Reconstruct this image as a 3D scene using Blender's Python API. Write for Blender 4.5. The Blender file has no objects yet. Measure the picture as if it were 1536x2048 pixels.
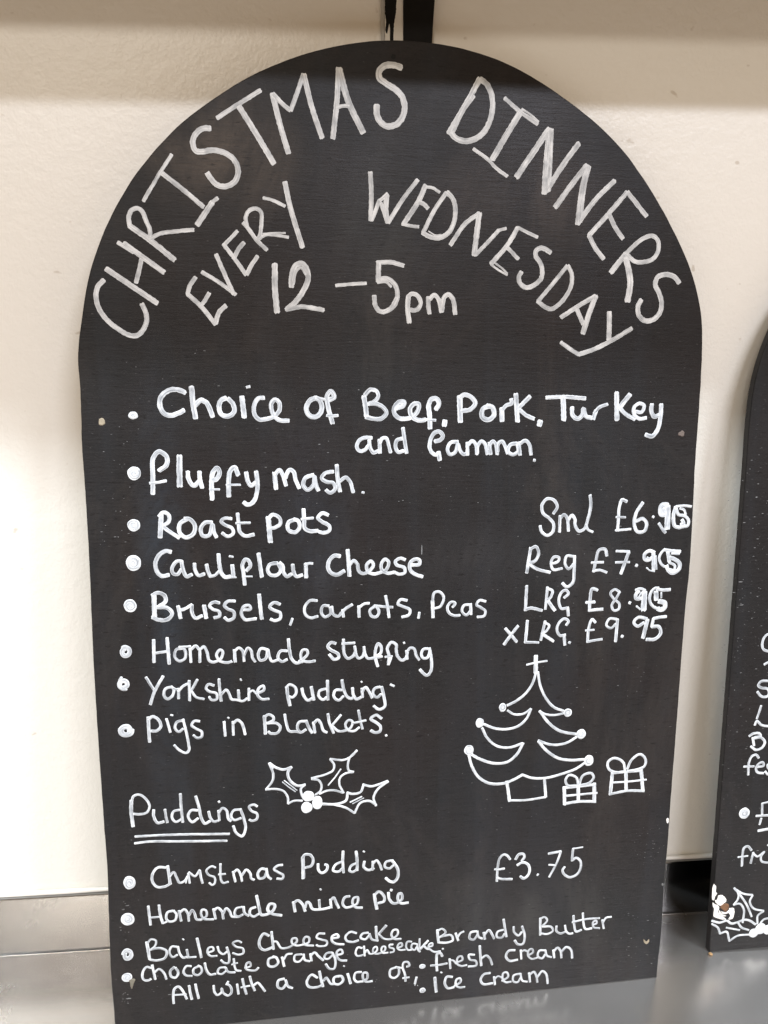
import bpy, bmesh, math, random
import numpy as np
from mathutils import Vector, Matrix, noise
random.seed(7)
sc = bpy.context.scene
C = bpy.context.collection

# ------------------------------------------------------------------ camera
CAM = Vector((-0.06714, -0.51966, 0.48779))
F_PX = 1535.35                                    # focal length for a 1536 x 2048 frame
YAW, PIT, ROL = 0.1063, 0.2558, 0.02011
_F = Vector((math.sin(YAW)*math.cos(PIT), math.cos(YAW)*math.cos(PIT), -math.sin(PIT)))
_R0 = Vector((math.cos(YAW), -math.sin(YAW), 0)); _U0 = _R0.cross(_F)
_R = _R0*math.cos(ROL) + _U0*math.sin(ROL); _U = -_R0*math.sin(ROL) + _U0*math.cos(ROL)
cd = bpy.data.cameras.new('camera'); cam = bpy.data.objects.new('camera', cd); C.objects.link(cam)
cam.matrix_world = Matrix(((_R.x, _U.x, -_F.x, CAM.x), (_R.y, _U.y, -_F.y, CAM.y), (_R.z, _U.z, -_F.z, CAM.z), (0, 0, 0, 1)))
cd.sensor_fit = 'VERTICAL'; cd.sensor_height = 36; cd.lens = 36*F_PX/2048
cd.clip_start = 0.01; cd.clip_end = 60
sc.camera = cam

# ------------------------------------------------------------------ light: a warm kitchen, three strip lamps out in the room
w = bpy.data.worlds.new('World'); sc.world = w; w.use_nodes = True
w.node_tree.nodes['Background'].inputs[0].default_value = (0.860, 0.606, 0.395, 1)
w.node_tree.nodes['Background'].inputs[1].default_value = 0.615
sc.view_settings.view_transform = 'Standard'; sc.view_settings.look = 'None'
sc.view_settings.exposure = 0.0; sc.view_settings.gamma = 1.0
try: sc.view_settings.use_curve_mapping = False
except Exception: pass
SHELF_Y, SHELF_Z = -0.25, 0.76
def lamp(name, x, y, z, sx, sy, power, col):
    l = bpy.data.lights.new(name, 'AREA'); l.shape = 'RECTANGLE'; l.size = sx; l.size_y = sy; l.energy = power; l.color = col
    o = bpy.data.objects.new(name, l); C.objects.link(o); o.location = (x, y, z)
    d = Vector((x, 0, 0.35)) - Vector((x, y, z)); o.rotation_euler = d.to_track_quat('-Z', 'Y').to_euler()
    return o
def along(dist, z_on_wall):                        # a point in line with the shelf edge and a height on the wall
    t = (SHELF_Z - z_on_wall)/abs(SHELF_Y)
    return SHELF_Y - dist, SHELF_Z + dist*t
y, z = along(1.9, 0.6525); lamp('lamp_low', -0.8, y, z, 0.9, 0.05, 15.5, (1.0, 0.94, 0.86))
y, z = along(1.7, 0.6066); lamp('lamp_middle', 0.75, y, z, 0.9, 0.04, 36, (0.83, 0.86, 0.97))
y, z = along(1.0, 0.400); lamp('lamp_high_left', -1.6, y, z, 0.8, 0.13, 80, (0.80, 0.90, 1.0)); lamp('lamp_high_right', 1.45, y, z, 0.8, 0.13, 76, (0.80, 0.90, 1.0))

# ------------------------------------------------------------------ helpers
def tag(o, label=None, cat=None, kind=None, group=None):
    if label: o['label'] = label
    if cat: o['category'] = cat
    if kind: o['kind'] = kind
    if group: o['group'] = group
    return o
def empty(name, mat=None, loc=None):
    o = bpy.data.objects.new(name, None); C.objects.link(o); o.empty_display_size = 0.05
    if mat is not None: o.matrix_world = mat
    if loc is not None: o.location = loc
    return o
def mesh_obj(name, verts, faces, mat, parent=None, smooth=False):
    me = bpy.data.meshes.new(name); me.from_pydata([tuple(v) for v in verts], [], faces); me.update()
    me.materials.append(mat)
    if smooth: me.polygons.foreach_set('use_smooth', [True]*len(me.polygons))
    o = bpy.data.objects.new(name, me); C.objects.link(o)
    if parent: o.parent = parent
    return o
def bm_obj(name, bm, mat, parent=None, smooth=False):
    me = bpy.data.meshes.new(name); bm.to_mesh(me); bm.free(); me.materials.append(mat)
    if smooth: me.polygons.foreach_set('use_smooth', [True]*len(me.polygons))
    o = bpy.data.objects.new(name, me); C.objects.link(o)
    if parent: o.parent = parent
    return o
def box(name, lo, hi, mat, parent=None, bevel=0.0, seg=2):
    bm = bmesh.new(); bmesh.ops.create_cube(bm, size=1)
    for v in bm.verts: v.co = Vector([(lo[i]+hi[i])/2 + v.co[i]*(hi[i]-lo[i]) for i in range(3)])
    if bevel: bmesh.ops.bevel(bm, geom=bm.edges[:], offset=bevel, segments=seg, affect='EDGES', profile=0.6)
    return bm_obj(name, bm, mat, parent)

class NT:
    def __init__(s, name):
        s.m = bpy.data.materials.new(name); s.m.use_nodes = True; s.t = s.m.node_tree
        s.b = s.t.nodes['Principled BSDF']
    def n(s, typ, **kw):
        nd = s.t.nodes.new(typ)
        for k, v in kw.items():
            if k.startswith('i_'): nd.inputs[int(k[2:])].default_value = v
            else: setattr(nd, k, v)
        return nd
    def l(s, a, b): s.t.links.new(a, b)
    def coord(s, scale=(1, 1, 1), rot=(0, 0, 0), src='Object'):
        tc = s.n('ShaderNodeTexCoord'); mp = s.n('ShaderNodeMapping')
        mp.inputs['Scale'].default_value = scale; mp.inputs['Rotation'].default_value = rot
        s.l(tc.outputs[src], mp.inputs[0]); return mp.outputs[0]
    def noise(s, vec, scale, detail=4, rough=0.55, dist=0.0):
        nd = s.n('ShaderNodeTexNoise'); nd.inputs['Scale'].default_value = scale; nd.inputs['Detail'].default_value = detail
        nd.inputs['Roughness'].default_value = rough; nd.inputs['Distortion'].default_value = dist
        if vec is not None: s.l(vec, nd.inputs['Vector'])
        return nd.outputs['Fac']
    def ramp(s, fac, stops, interp='LINEAR'):
        r = s.n('ShaderNodeValToRGB'); r.color_ramp.interpolation = interp
        while len(r.color_ramp.elements) < len(stops): r.color_ramp.elements.new(0.5)
        for e, (p, c) in zip(r.color_ramp.elements, stops):
            e.position = p; e.color = c if len(c) == 4 else (*c, 1)
        s.l(fac, r.inputs[0]); return r.outputs[0]
    def mix(s, fac, a, b, mode='MIX'):
        m = s.n('ShaderNodeMix', data_type='RGBA', blend_type=mode)
        for sock, v in ((m.inputs['Factor'], fac), (m.inputs[6], a), (m.inputs[7], b)):
            if isinstance(v, (int, float)): sock.default_value = v
            elif isinstance(v, tuple): sock.default_value = (*v, 1) if len(v) == 3 else v
            else: s.l(v, sock)
        return m.outputs[2]
    def math(s, op, a, b=None, clamp=False):
        m = s.n('ShaderNodeMath', operation=op, use_clamp=clamp)
        for i, v in enumerate((a, b)):
            if v is None: continue
            if isinstance(v, (int, float)): m.inputs[i].default_value = v
            else: s.l(v, m.inputs[i])
        return m.outputs[0]
    def bump(s, h, strength, dist, prev=None):
        b = s.n('ShaderNodeBump'); b.inputs['Strength'].default_value = strength; b.inputs['Distance'].default_value = dist
        s.l(h, b.inputs['Height'])
        if prev is not None: s.l(prev, b.inputs['Normal'])
        return b.outputs['Normal']
    def set(s, **kw):
        for k, v in kw.items():
            sock = s.b.inputs[k.replace('_', ' ')]
            if isinstance(v, (int, float)): sock.default_value = v
            elif isinstance(v, tuple): sock.default_value = (*v, 1) if len(v) == 3 else v
            else: s.l(v, sock)
        return s.m

# ------------------------------------------------------------------ materials
def m_wall():
    k = NT('cream_wall_paint'); v = k.coord()
    big = k.noise(v, 6, 3); fine = k.noise(v, 420, 3, 0.6); mid = k.noise(v, 120, 3)
    c = k.mix(k.math('MULTIPLY', big, 1.0), (0.80, 0.775, 0.70), (0.84, 0.815, 0.745))
    spots = k.ramp(k.noise(k.coord((1, 1, 1.4)), 75, 2, 0.5), [(0.0, (0, 0, 0)), (0.715, (0, 0, 0)), (0.76, (1, 1, 1))])
    c = k.mix(k.math('MULTIPLY', spots, 0.45), c, (0.42, 0.34, 0.24))
    n = k.bump(mid, 0.22, 0.0022); n = k.bump(fine, 0.30, 0.0009, n)
    return k.set(Base_Color=c, Roughness=0.36, Normal=n)
def m_board(name, flecky=0.0, smudges=()):
    k = NT(name)
    grain = k.noise(k.coord((50, 1, 520)), 1.0, 5, 0.7, 0.5)       # short brush and wood grain lying across
    fine = k.noise(k.coord((700, 1, 1100)), 1.0, 3, 0.7)
    pores = k.noise(k.coord((150, 1, 620)), 1.0, 2, 0.5)
    big = k.noise(k.coord(), 7.5, 4, 0.6, 0.4)
    big2 = k.noise(k.coord((1.3, 1, 1), (0, 0.4, 0)), 14.0, 4, 0.6, 0.8)
    smear = k.noise(k.coord((30, 1, 2.2)), 1.0, 4, 0.6, 0.5)      # wiped chalk, running down
    wiper = k.noise(k.coord((9, 1, 4), (0, 0.5, 0)), 1.0, 6, 0.75, 1.6)
    c = k.mix(k.ramp(big, [(0.38, (0, 0, 0)), (0.62, (1, 1, 1))]), (0.0135, 0.0108, 0.0106), (0.0100, 0.0102, 0.0106))
    c = k.mix(k.math('MULTIPLY', k.ramp(big2, [(0.45, (0, 0, 0)), (0.7, (1, 1, 1))]), 0.5), c, (0.0180, 0.0145, 0.0140))
    sm = k.ramp(smear, [(0.46, (0, 0, 0)), (0.76, (1, 1, 1))])
    c = k.mix(k.math('MULTIPLY', sm, 0.38), c, (0.026, 0.031, 0.039))
    wp = k.ramp(wiper, [(0.50, (0, 0, 0)), (0.78, (1, 1, 1))])
    c = k.mix(k.math('MULTIPLY', wp, 0.50), c, (0.052, 0.043, 0.037))
    for u, v, ru, rv, st, colr in smudges:
        mp = k.n('ShaderNodeMapping'); mp.inputs['Scale'].default_value = (1/ru, 0, 1/rv); mp.inputs['Location'].default_value = (-u/ru, 0, -v/rv)
        tc = k.n('ShaderNodeTexCoord'); k.l(tc.outputs['Object'], mp.inputs[0])
        g = k.n('ShaderNodeTexGradient', gradient_type='SPHERICAL'); k.l(mp.outputs[0], g.inputs[0])
        f = k.math('MULTIPLY', g.outputs['Fac'], k.math('MULTIPLY', k.ramp(wiper, [(0.36, (0, 0, 0)), (0.66, (1, 1, 1))]), st*2.2), True)
        c = k.mix(f, c, colr)
    gr = k.ramp(grain, [(0.32, (0, 0, 0)), (0.68, (1, 1, 1))])
    c = k.mix(k.math('MULTIPLY', gr, 0.42), c, (0.0225, 0.0213, 0.0210))
    pr = k.ramp(pores, [(0.30, (1, 1, 1)), (0.40, (0, 0, 0))])
    c = k.mix(k.math('MULTIPLY', pr, 0.65), c, (0.006, 0.005, 0.005))
    c = k.mix(k.math('MULTIPLY', k.ramp(fine, [(0.5, (0, 0, 0)), (0.75, (1, 1, 1))]), 0.45), c, (0.032, 0.0305, 0.0300))
    dust = k.ramp(k.noise(k.coord((260, 1, 720)), 1.0, 2, 0.5), [(0.69 - flecky, (0, 0, 0)), (0.78 - flecky, (1, 1, 1))])
    c = k.mix(k.math('MULTIPLY', dust, 0.45), c, (0.12, 0.117, 0.115))
    n = k.bump(grain, 0.30, 0.0006); n = k.bump(fine, 0.25, 0.0003, n); n = k.bump(pores, 0.15, 0.0003, n)
    rg = k.ramp(big, [(0.3, (0.38, 0.38, 0.38)), (0.7, (0.50, 0.50, 0.50))])
    return k.set(Base_Color=c, Roughness=rg, Normal=n, Specular_IOR_Level=0.19)
def m_chalk(name, lo, mid, hi, amt=1.0):
    k = NT(name)
    a = k.n('ShaderNodeAttribute', attribute_name='streak'); e = k.n('ShaderNodeAttribute', attribute_name='edge')
    mp = k.n('ShaderNodeMapping'); mp.inputs['Scale'].default_value = (70, 1500, 1); k.l(a.outputs['Vector'], mp.inputs[0])
    n1 = k.noise(mp.outputs[0], 1.0, 3, 0.6)
    mp2 = k.n('ShaderNodeMapping'); mp2.inputs['Scale'].default_value = (110, 330, 1); k.l(a.outputs['Vector'], mp2.inputs[0])
    n2 = k.noise(mp2.outputs[0], 1.0, 2, 0.5)
    f = k.math('ADD', k.math('MULTIPLY', n1, 0.62), k.math('MULTIPLY', n2, 0.38))
    col = k.ramp(f, [(0.34, lo), (0.50, mid), (0.63, hi)])
    mp3 = k.n('ShaderNodeMapping'); mp3.inputs['Scale'].default_value = (130, 90, 1); k.l(a.outputs['Vector'], mp3.inputs[0])
    dry = k.ramp(k.noise(mp3.outputs[0], 1.0, 2, 0.5), [(0.32, (0.68, 0.69, 0.70)), (0.54, (1, 1, 1))])
    col = k.mix(1.0, col, dry, 'MULTIPLY')
    col = k.mix(k.math('MULTIPLY', e.outputs['Fac'], 0.75*amt, True), col, (0.80, 0.825, 0.83))
    nn = k.bump(n1, 0.35, 0.0002)
    return k.set(Base_Color=col, Roughness=0.62, Normal=nn, Specular_IOR_Level=0.3)
def m_steel(name, r0, metal=0.85, rv=0.10, bm=1.0, dim=1.0, cool=(1, 1, 1)):
    k = NT(name)
    br = k.noise(k.coord((3, 420, 420)), 1.0, 4, 0.6)
    sm = k.noise(k.coord((7, 16, 16)), 1.0, 4, 0.5, 0.2)
    cross = k.noise(k.coord((40, 4, 4)), 1.0, 3, 0.5)
    c = k.mix(sm, tuple(dim*q*r for q, r in zip((0.43, 0.405, 0.375), cool)), tuple(dim*q*r for q, r in zip((0.57, 0.545, 0.515), cool)))
    r = k.math('ADD', k.math('MULTIPLY', sm, rv), k.math('ADD', r0, k.math('MULTIPLY', cross, 0.08)))
    spots = k.ramp(k.noise(k.coord(), 85, 2, 0.5), [(0.0, (0, 0, 0)), (0.77, (0, 0, 0)), (0.81, (1, 1, 1))])
    c = k.mix(k.math('MULTIPLY', spots, 0.0), c, (0.22, 0.2, 0.17))
    n = k.bump(br, 0.10*bm, 0.0002); n = k.bump(sm, 0.03*bm, 0.003, n)
    return k.set(Base_Color=c, Metallic=metal, Roughness=r, Normal=n)
def m_plain(name, col, rough=0.5, metal=0.0, var=0.12, scale=60, bump=0.1, spec=0.5):
    k = NT(name); v = k.coord(); f = k.noise(v, scale, 4)
    c = k.mix(f, tuple(x*(1-var) for x in col), tuple(min(1, x*(1+var)) for x in col))
    return k.set(Base_Color=c, Roughness=rough, Metallic=metal, Specular_IOR_Level=spec, Normal=k.bump(f, bump, 0.0008))
SMUDGES = ((-0.112, 0.578, 0.055, 0.045, 0.75, (0.085, 0.068, 0.054)), (-0.02, 0.52, 0.035, 0.09, 0.45, (0.040, 0.043, 0.042)), (0.075, 0.56, 0.07, 0.035, 0.5, (0.070, 0.056, 0.048)),
           (0.0, 0.49, 0.12, 0.05, 0.35, (0.052, 0.042, 0.038)), (-0.155, 0.30, 0.02, 0.22, 0.5, (0.030, 0.040, 0.052)), (0.05, 0.33, 0.16, 0.03, 0.3, (0.045, 0.044, 0.045)),
           (-0.06, 0.36, 0.03, 0.08, 0.4, (0.030, 0.036, 0.048)), (0.09, 0.06, 0.10, 0.05, 0.35, (0.048, 0.047, 0.044)))
M_wall = m_wall(); M_board = m_board('black_painted_plywood', 0.0, SMUDGES); M_board2 = m_board('scuffed_black_plywood', 0.035)
M_big = m_chalk('thin_grey_white_marker', (0.44, 0.455, 0.46), (0.62, 0.64, 0.645), (0.82, 0.84, 0.84))
M_body = m_chalk('white_marker', (0.20, 0.21, 0.225), (0.50, 0.52, 0.54), (0.78, 0.80, 0.81))
M_thin = m_chalk('white_marker_fine', (0.28, 0.30, 0.31), (0.56, 0.58, 0.60), (0.82, 0.84, 0.85))
M_steel = m_steel('brushed_stainless_steel', 0.17); M_steel2 = m_steel('polished_stainless_steel', 0.05, 1.0, 0.07, 0.1, 0.60, (0.95, 1.0, 1.06))
M_blackpaint = m_plain('matt_black_paint', (0.007, 0.0065, 0.006), 0.6, 0, 0.3, 200, 0.3, 0.12)
M_whitepaint = m_plain('old_white_gloss_paint', (0.66, 0.64, 0.58), 0.35, 0, 0.08, 40)
M_greyedge = m_plain('grey_plastic_trim', (0.42, 0.41, 0.38), 0.5)
M_tan = m_plain('bare_plywood', (0.33, 0.28, 0.20), 0.8, 0, 0.25, 300)
M_chip = m_plain('bare_white_filler', (0.86, 0.82, 0.76), 0.7, 0, 0.06, 300)
M_rust = m_plain('rusty_screw_head', (0.20, 0.10, 0.05), 0.7, 0.3, 0.5, 600)
M_speck = m_plain('white_paint_specks', (0.17, 0.17, 0.168), 0.8, 0, 0.5, 900)
M_seal = m_plain('cream_sealant', (0.80, 0.77, 0.70), 0.4, 0, 0.06, 200)
M_crumb = m_plain('orange_crumb', (0.36, 0.22, 0.10), 0.8, 0, 0.3, 900)
M_lamp = None

# ------------------------------------------------------------------ the setting
def wall():
    nx, nz = 120, 90; x0, x1, z0, z1 = -1.6, 1.8, -0.6, 1.6
    vs = []; fs = []
    for j in range(nz+1):
        for i in range(nx+1):
            x = x0+(x1-x0)*i/nx; z = z0+(z1-z0)*j/nz
            vs.append((x, 0.0012*noise.noise(Vector((x*2.2, 3.1, z*2.2))), z))
    for j in range(nz):
        for i in range(nx):
            a = j*(nx+1)+i; fs.append((a, a+1, a+nx+2, a+nx+1))
    o = mesh_obj('wall', vs, fs, M_wall, smooth=True); tag(o, kind='structure')
wall()
fl = box('floor', (-4, -5, -0.93), (4, 0.05, -0.9), m_plain('dark_floor_tiles', (0.10, 0.085, 0.07), 0.5), None); tag(fl, kind='structure')
ct = tag(empty('steel_counter', loc=(0, -0.3, 0)), 'brushed stainless steel counter with a low upstand, standing under both chalkboards', 'counter')
def ch(o, p):                                       # parent while keeping world coordinates
    o.parent = p; o.matrix_parent_inverse = Matrix.Translation(-p.location) if p.rotation_euler[:] == (0, 0, 0) else p.matrix_world.inverted(); return o
UP = 0.0516
ch(box('worktop', (-1.3, -0.66, -0.035), (1.5, -0.0065, 0.0), M_steel, None, 0.002), ct)
ch(box('upstand', (-1.3, -0.0060, -0.02), (1.5, -0.0022, UP), M_steel2, None, 0.0012), ct)
# a rounded bead where worktop meets upstand, and the sealant line on top of it
def bead(name, y, z, r, mat, x0=-1.3, x1=1.5, n=160, wob=0.0003, seg=8):
    vs = []; fs = []
    for i in range(n+1):
        x = x0+(x1-x0)*i/n; rr = r*(1+0.25*noise.noise(Vector((x*35, y*9, z*9))))
        dz = wob*noise.noise(Vector((x*14, 5.0, z*30)))
        for s in range(seg):
            a = 2*math.pi*s/seg; vs.append((x, y+rr*math.cos(a), z+dz+rr*math.sin(a)))
    for i in range(n):
        for s in range(seg):
            fs.append((i*seg+s, i*seg+(s+1) % seg, (i+1)*seg+(s+1) % seg, (i+1)*seg+s))
    return mesh_obj(name, vs, fs, mat, smooth=True)
ch(bead('corner_joint', -0.0066, 0.0001, 0.0006, M_steel), ct)
ch(bead('sealant_line', -0.0022, UP+0.0010, 0.0019, M_seal), ct)

# ------------------------------------------------------------------ shelf above the picture (it throws the bands of shade on the wall)
sh = tag(empty('wall_shelf', loc=(0, -0.12, SHELF_Z)), 'long wooden wall shelf above the chalkboards, shading the top of the wall', 'shelf')
M_shelf = m_plain('pale_shelf_board', (0.45, 0.36, 0.26), 0.5, 0, 0.1, 20)
ch(box('board', (-1.5, SHELF_Y, SHELF_Z), (1.7, -0.012, SHELF_Z+0.022), M_shelf, None, 0.0015), sh)
ch(box('back_rail', (-1.5, -0.0118, SHELF_Z-0.018), (1.7, -0.0025, SHELF_Z+0.04), M_shelf, None, 0.001), sh)

sh.rotation_euler = (0, -0.032, 0)                  # it sags a little to the left


# ------------------------------------------------------------------ where a traced pixel of the photograph lies on a real plane
def ray(px, py):
    return _F + _R*((px-768)/F_PX) - _U*((py-1024)/F_PX)
def on_plane(px, py, o, nrm):
    d = ray(px, py); return CAM + d*((o-CAM).dot(nrm)/d.dot(nrm))
class Board:
    """A flat board standing at o: ex along its bottom edge, ev up its face, en out of its back."""
    def __init__(s, o, ex, ev):
        s.o = o; s.ex = ex.normalized(); s.ev = (ev - s.ex*ev.dot(s.ex)).normalized(); s.en = s.ev.cross(s.ex)
        if s.en.y < 0: s.en = -s.en
        s.mat = Matrix(((s.ex.x, s.en.x, s.ev.x, o.x), (s.ex.y, s.en.y, s.ev.y, o.y), (s.ex.z, s.en.z, s.ev.z, o.z), (0, 0, 0, 1)))
    def uv(s, px, py):
        p = on_plane(px, py, s.o, s.en) - s.o; return (p.dot(s.ex), p.dot(s.ev))

def catmull(P, step):
    P = [np.array(p, float) for p in P]
    if len(P) == 2:
        n = max(2, int(np.linalg.norm(P[1]-P[0])/step)+1)
        return [P[0]+(P[1]-P[0])*i/n for i in range(n+1)]
    Q = [2*P[0]-P[1]] + P + [2*P[-1]-P[-2]]; out = []
    for i in range(1, len(Q)-2):
        p0, p1, p2, p3 = Q[i-1:i+3]
        t1 = max(np.linalg.norm(p1-p0), 1e-9)**.5; t2 = t1+max(np.linalg.norm(p2-p1), 1e-9)**.5; t3 = t2+max(np.linalg.norm(p3-p2), 1e-9)**.5
        n = max(2, int(np.linalg.norm(p2-p1)/step)+1)
        for k in range(n):
            t = t1+(t2-t1)*k/n
            A1 = (t1-t)/t1*p0+t/t1*p1; A2 = (t2-t)/(t2-t1)*p1+(t-t1)/(t2-t1)*p2; A3 = (t3-t)/(t3-t2)*p2+(t-t2)/(t3-t2)*p3
            B1 = (t2-t)/t2*A1+t/t2*A2; B2 = (t3-t)/(t3-t1)*A2+(t-t1)/(t3-t1)*A3
            out.append((t2-t)/(t2-t1)*B1+(t-t1)/(t2-t1)*B2)
    out.append(P[-1]); return out

class Ink:
    """Marker strokes: low domed ribbons of paint lying on a board's face (local -y is out of the face)."""
    def __init__(s): s.v = []; s.f = []; s.st = []; s.ed = []; s.k = 0
    def ribbon(s, pts, w, edge=1.0, lift=None, rough=1.0, ends=0.9):
        n = len(pts); seed = random.random()*40; s.k = (s.k+1) % 14
        base = 0.00006+0.000022*s.k if lift is None else lift
        P = np.array(pts); T = np.gradient(P, axis=0); T /= np.maximum(np.linalg.norm(T, axis=1), 1e-9)[:, None]
        N = np.stack([-T[:, 1], T[:, 0]], 1); L = np.concatenate([[0], np.cumsum(np.linalg.norm(np.diff(P, axis=0), axis=1))])
        ts = (-1, -0.72, 0, 0.72, 1); hs = (0.0, 0.75, 1.0, 0.75, 0.0); i0 = len(s.v); tot = L[-1]
        rows = [(P[0]-T[0]*w*0.20, N[0], -w*0.2, 0.72)] + [(P[i], N[i], L[i], 1.0) for i in range(n)] + [(P[-1]+T[-1]*w*0.20, N[-1], tot+w*0.2, 0.74)]
        for j, (p, nn, l, e) in enumerate(rows):
            q = Vector((l*900/1.0, seed, 0))
            jl = 1+0.13*rough*noise.noise(Vector((l*650, seed, 0))); jr = 1+0.13*rough*noise.noise(Vector((l*650, seed+9, 0)))
            d_end = min(l+w*0.2, tot+w*0.2-l)
            endk = max(0.0, 1-d_end/(w*0.55))
            for t, h in zip(ts, hs):
                ww = w/2*e*(jl if t < 0 else jr)
                jit = (0.16*w*rough*noise.noise(Vector((t*3+seed, j*7.7, 3)))) if j in (0, len(rows)-1) else 0
                x = p[0]+nn[0]*t*ww + (-T[0][0] if j == 0 else T[-1][0])*jit*1.0; z = p[1]+nn[1]*t*ww + (-T[0][1] if j == 0 else T[-1][1])*jit
                hh = 0.00011*h if 0 < j < len(rows)-1 else 0.0
                s.v.append((x, -(base+hh+0.00002*l/max(tot, 1e-6)) if (h > 0 and 0 < j < len(rows)-1) else -(0.00001+base*0.6), z))
                s.st.append((l+seed, t*w/2+seed*0.37, seed)); s.ed.append(max(edge*0.85*(abs(t) > 0.9), endk*ends))
        m = len(ts)
        for j in range(len(rows)-1):
            for c in range(m-1):
                a = i0+j*m+c; s.f.append((a, a+m, a+m+1, a+1))
    def blob(s, c, rx, ry, hole=False, solid=False):
        seed = random.random()*30; pts = []
        if not hole:                                    # ground coat first, then the swirl of the pen
            i0 = len(s.v); n = 26
            s.v.append((c[0], -0.00022, c[1])); s.st.append((seed, seed, seed)); s.ed.append(0.7)
            for r_, h in ((0.6, 0.0002), (0.97, 0.00012), (1.03, 0.00001)):
                for i in range(n):
                    a = 2*math.pi*i/n; k = r_*(1+0.10*noise.noise(Vector((math.cos(a)*1.4, math.sin(a)*1.4, seed))))
                    s.v.append((c[0]+rx*k*math.cos(a), -h, c[1]+ry*k*math.sin(a)))
                    s.st.append((seed+a*rx, seed+r_*rx, seed)); s.ed.append(0.7 if r_ < 0.9 else 0.9)
            for i in range(n): s.f.append((i0, i0+1+(i+1) % n, i0+1+i))
            for q in range(2):
                for i in range(n):
                    a = i0+1+q*n+i; b = i0+1+q*n+(i+1) % n; s.f.append((a, b, b+n, a+n))
        if solid: return
        turns = 2.1 if hole else 2.3; n = 60; r0 = 0.40 if hole else 0.10; ph = random.random()*6.3
        for i in range(n+1):
            t = i/n; a = ph+t*turns*2*math.pi; k = (r0+(0.86-r0)*t)*(1+0.10*noise.noise(Vector((a, seed, 1))))
            pts.append((c[0]+rx*k*math.cos(a), c[1]+ry*k*math.sin(a)))
        s.ribbon(pts, min(rx, ry)*(0.56 if hole else 0.34), edge=1.0, lift=0.00024)
    def build(s, name, mat, parent, label=None):
        me = bpy.data.meshes.new(name); me.from_pydata(s.v, [], s.f)
        a = me.attributes.new('streak', 'FLOAT_VECTOR', 'POINT'); a.data.foreach_set('vector', np.array(s.st, 'f').ravel())
        b = me.attributes.new('edge', 'FLOAT', 'POINT'); b.data.foreach_set('value', np.array(s.ed, 'f'))
        me.update(); me.polygons.foreach_set('use_smooth', [True]*len(me.polygons)); me.materials.append(mat)
        o = bpy.data.objects.new(name, me); C.objects.link(o); o.parent = parent
        if label: o['label'] = label
        return o

def draw(text, brd, parent):
    k = x0 = y0 = 0; cur = None; out = []
    def flush():
        if cur is None: return
        nm, sty, word, ink = cur
        if not ink.v: return
        if nm in ('lettering', 'price'): lab = 'hand-lettered "%s" in %s paint pen' % (word, 'thin greyish white' if sty == 'big' else 'bright white')
        elif nm == 'present': lab = 'the %s drawn present with a bow' % word
        else: lab = None
        out.append(ink.build(nm, {'big': M_big, 'body': M_body, 'thin': M_thin}[sty], parent, lab))
    for ln in text.strip().splitlines():
        a = ln.split()
        if a[0] == 'R': x0, y0 = float(a[1]), float(a[2]); k = (float(a[3])-x0)/float(a[4])
        elif a[0] == 'W': flush(); cur = (a[1], a[2], ' '.join(a[3:]), Ink())
        elif a[0] == 'o':
            cx, cy = map(float, a[1].split(',')); rx, ry = float(a[2]), float(a[3])
            c = brd.uv(x0+cx*k, y0+cy*k); c2 = brd.uv(x0+(cx+rx)*k, y0+cy*k); c3 = brd.uv(x0+cx*k, y0+(cy-ry)*k)
            cur[3].blob(c, math.dist(c, c2), math.dist(c, c3), hole=len(a) > 4, solid=cur[0] == 'berry')
        else:
            w = float(a[0][1:]); P = []
            for q in a[1:]:
                qx, qy = map(float, q.split(',')); P.append((x0+qx*k, y0+qy*k))
            m = P[len(P)//2]; s0 = brd.uv(*m); s1 = brd.uv(m[0]+1, m[1]); mpp = math.dist(s0, s1)
            U = [brd.uv(*p) for p in P]; ww = w*k*mpp
            if cur[1] == 'big':
                ww *= 0.97
            cur[3].ribbon(catmull(U, max(0.0007, ww*0.22)), ww, edge=1.0 if cur[1] != 'big' else 0.35, rough=1.3, ends=0.9 if cur[1] != 'big' else 0.75)
    flush(); return out

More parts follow.
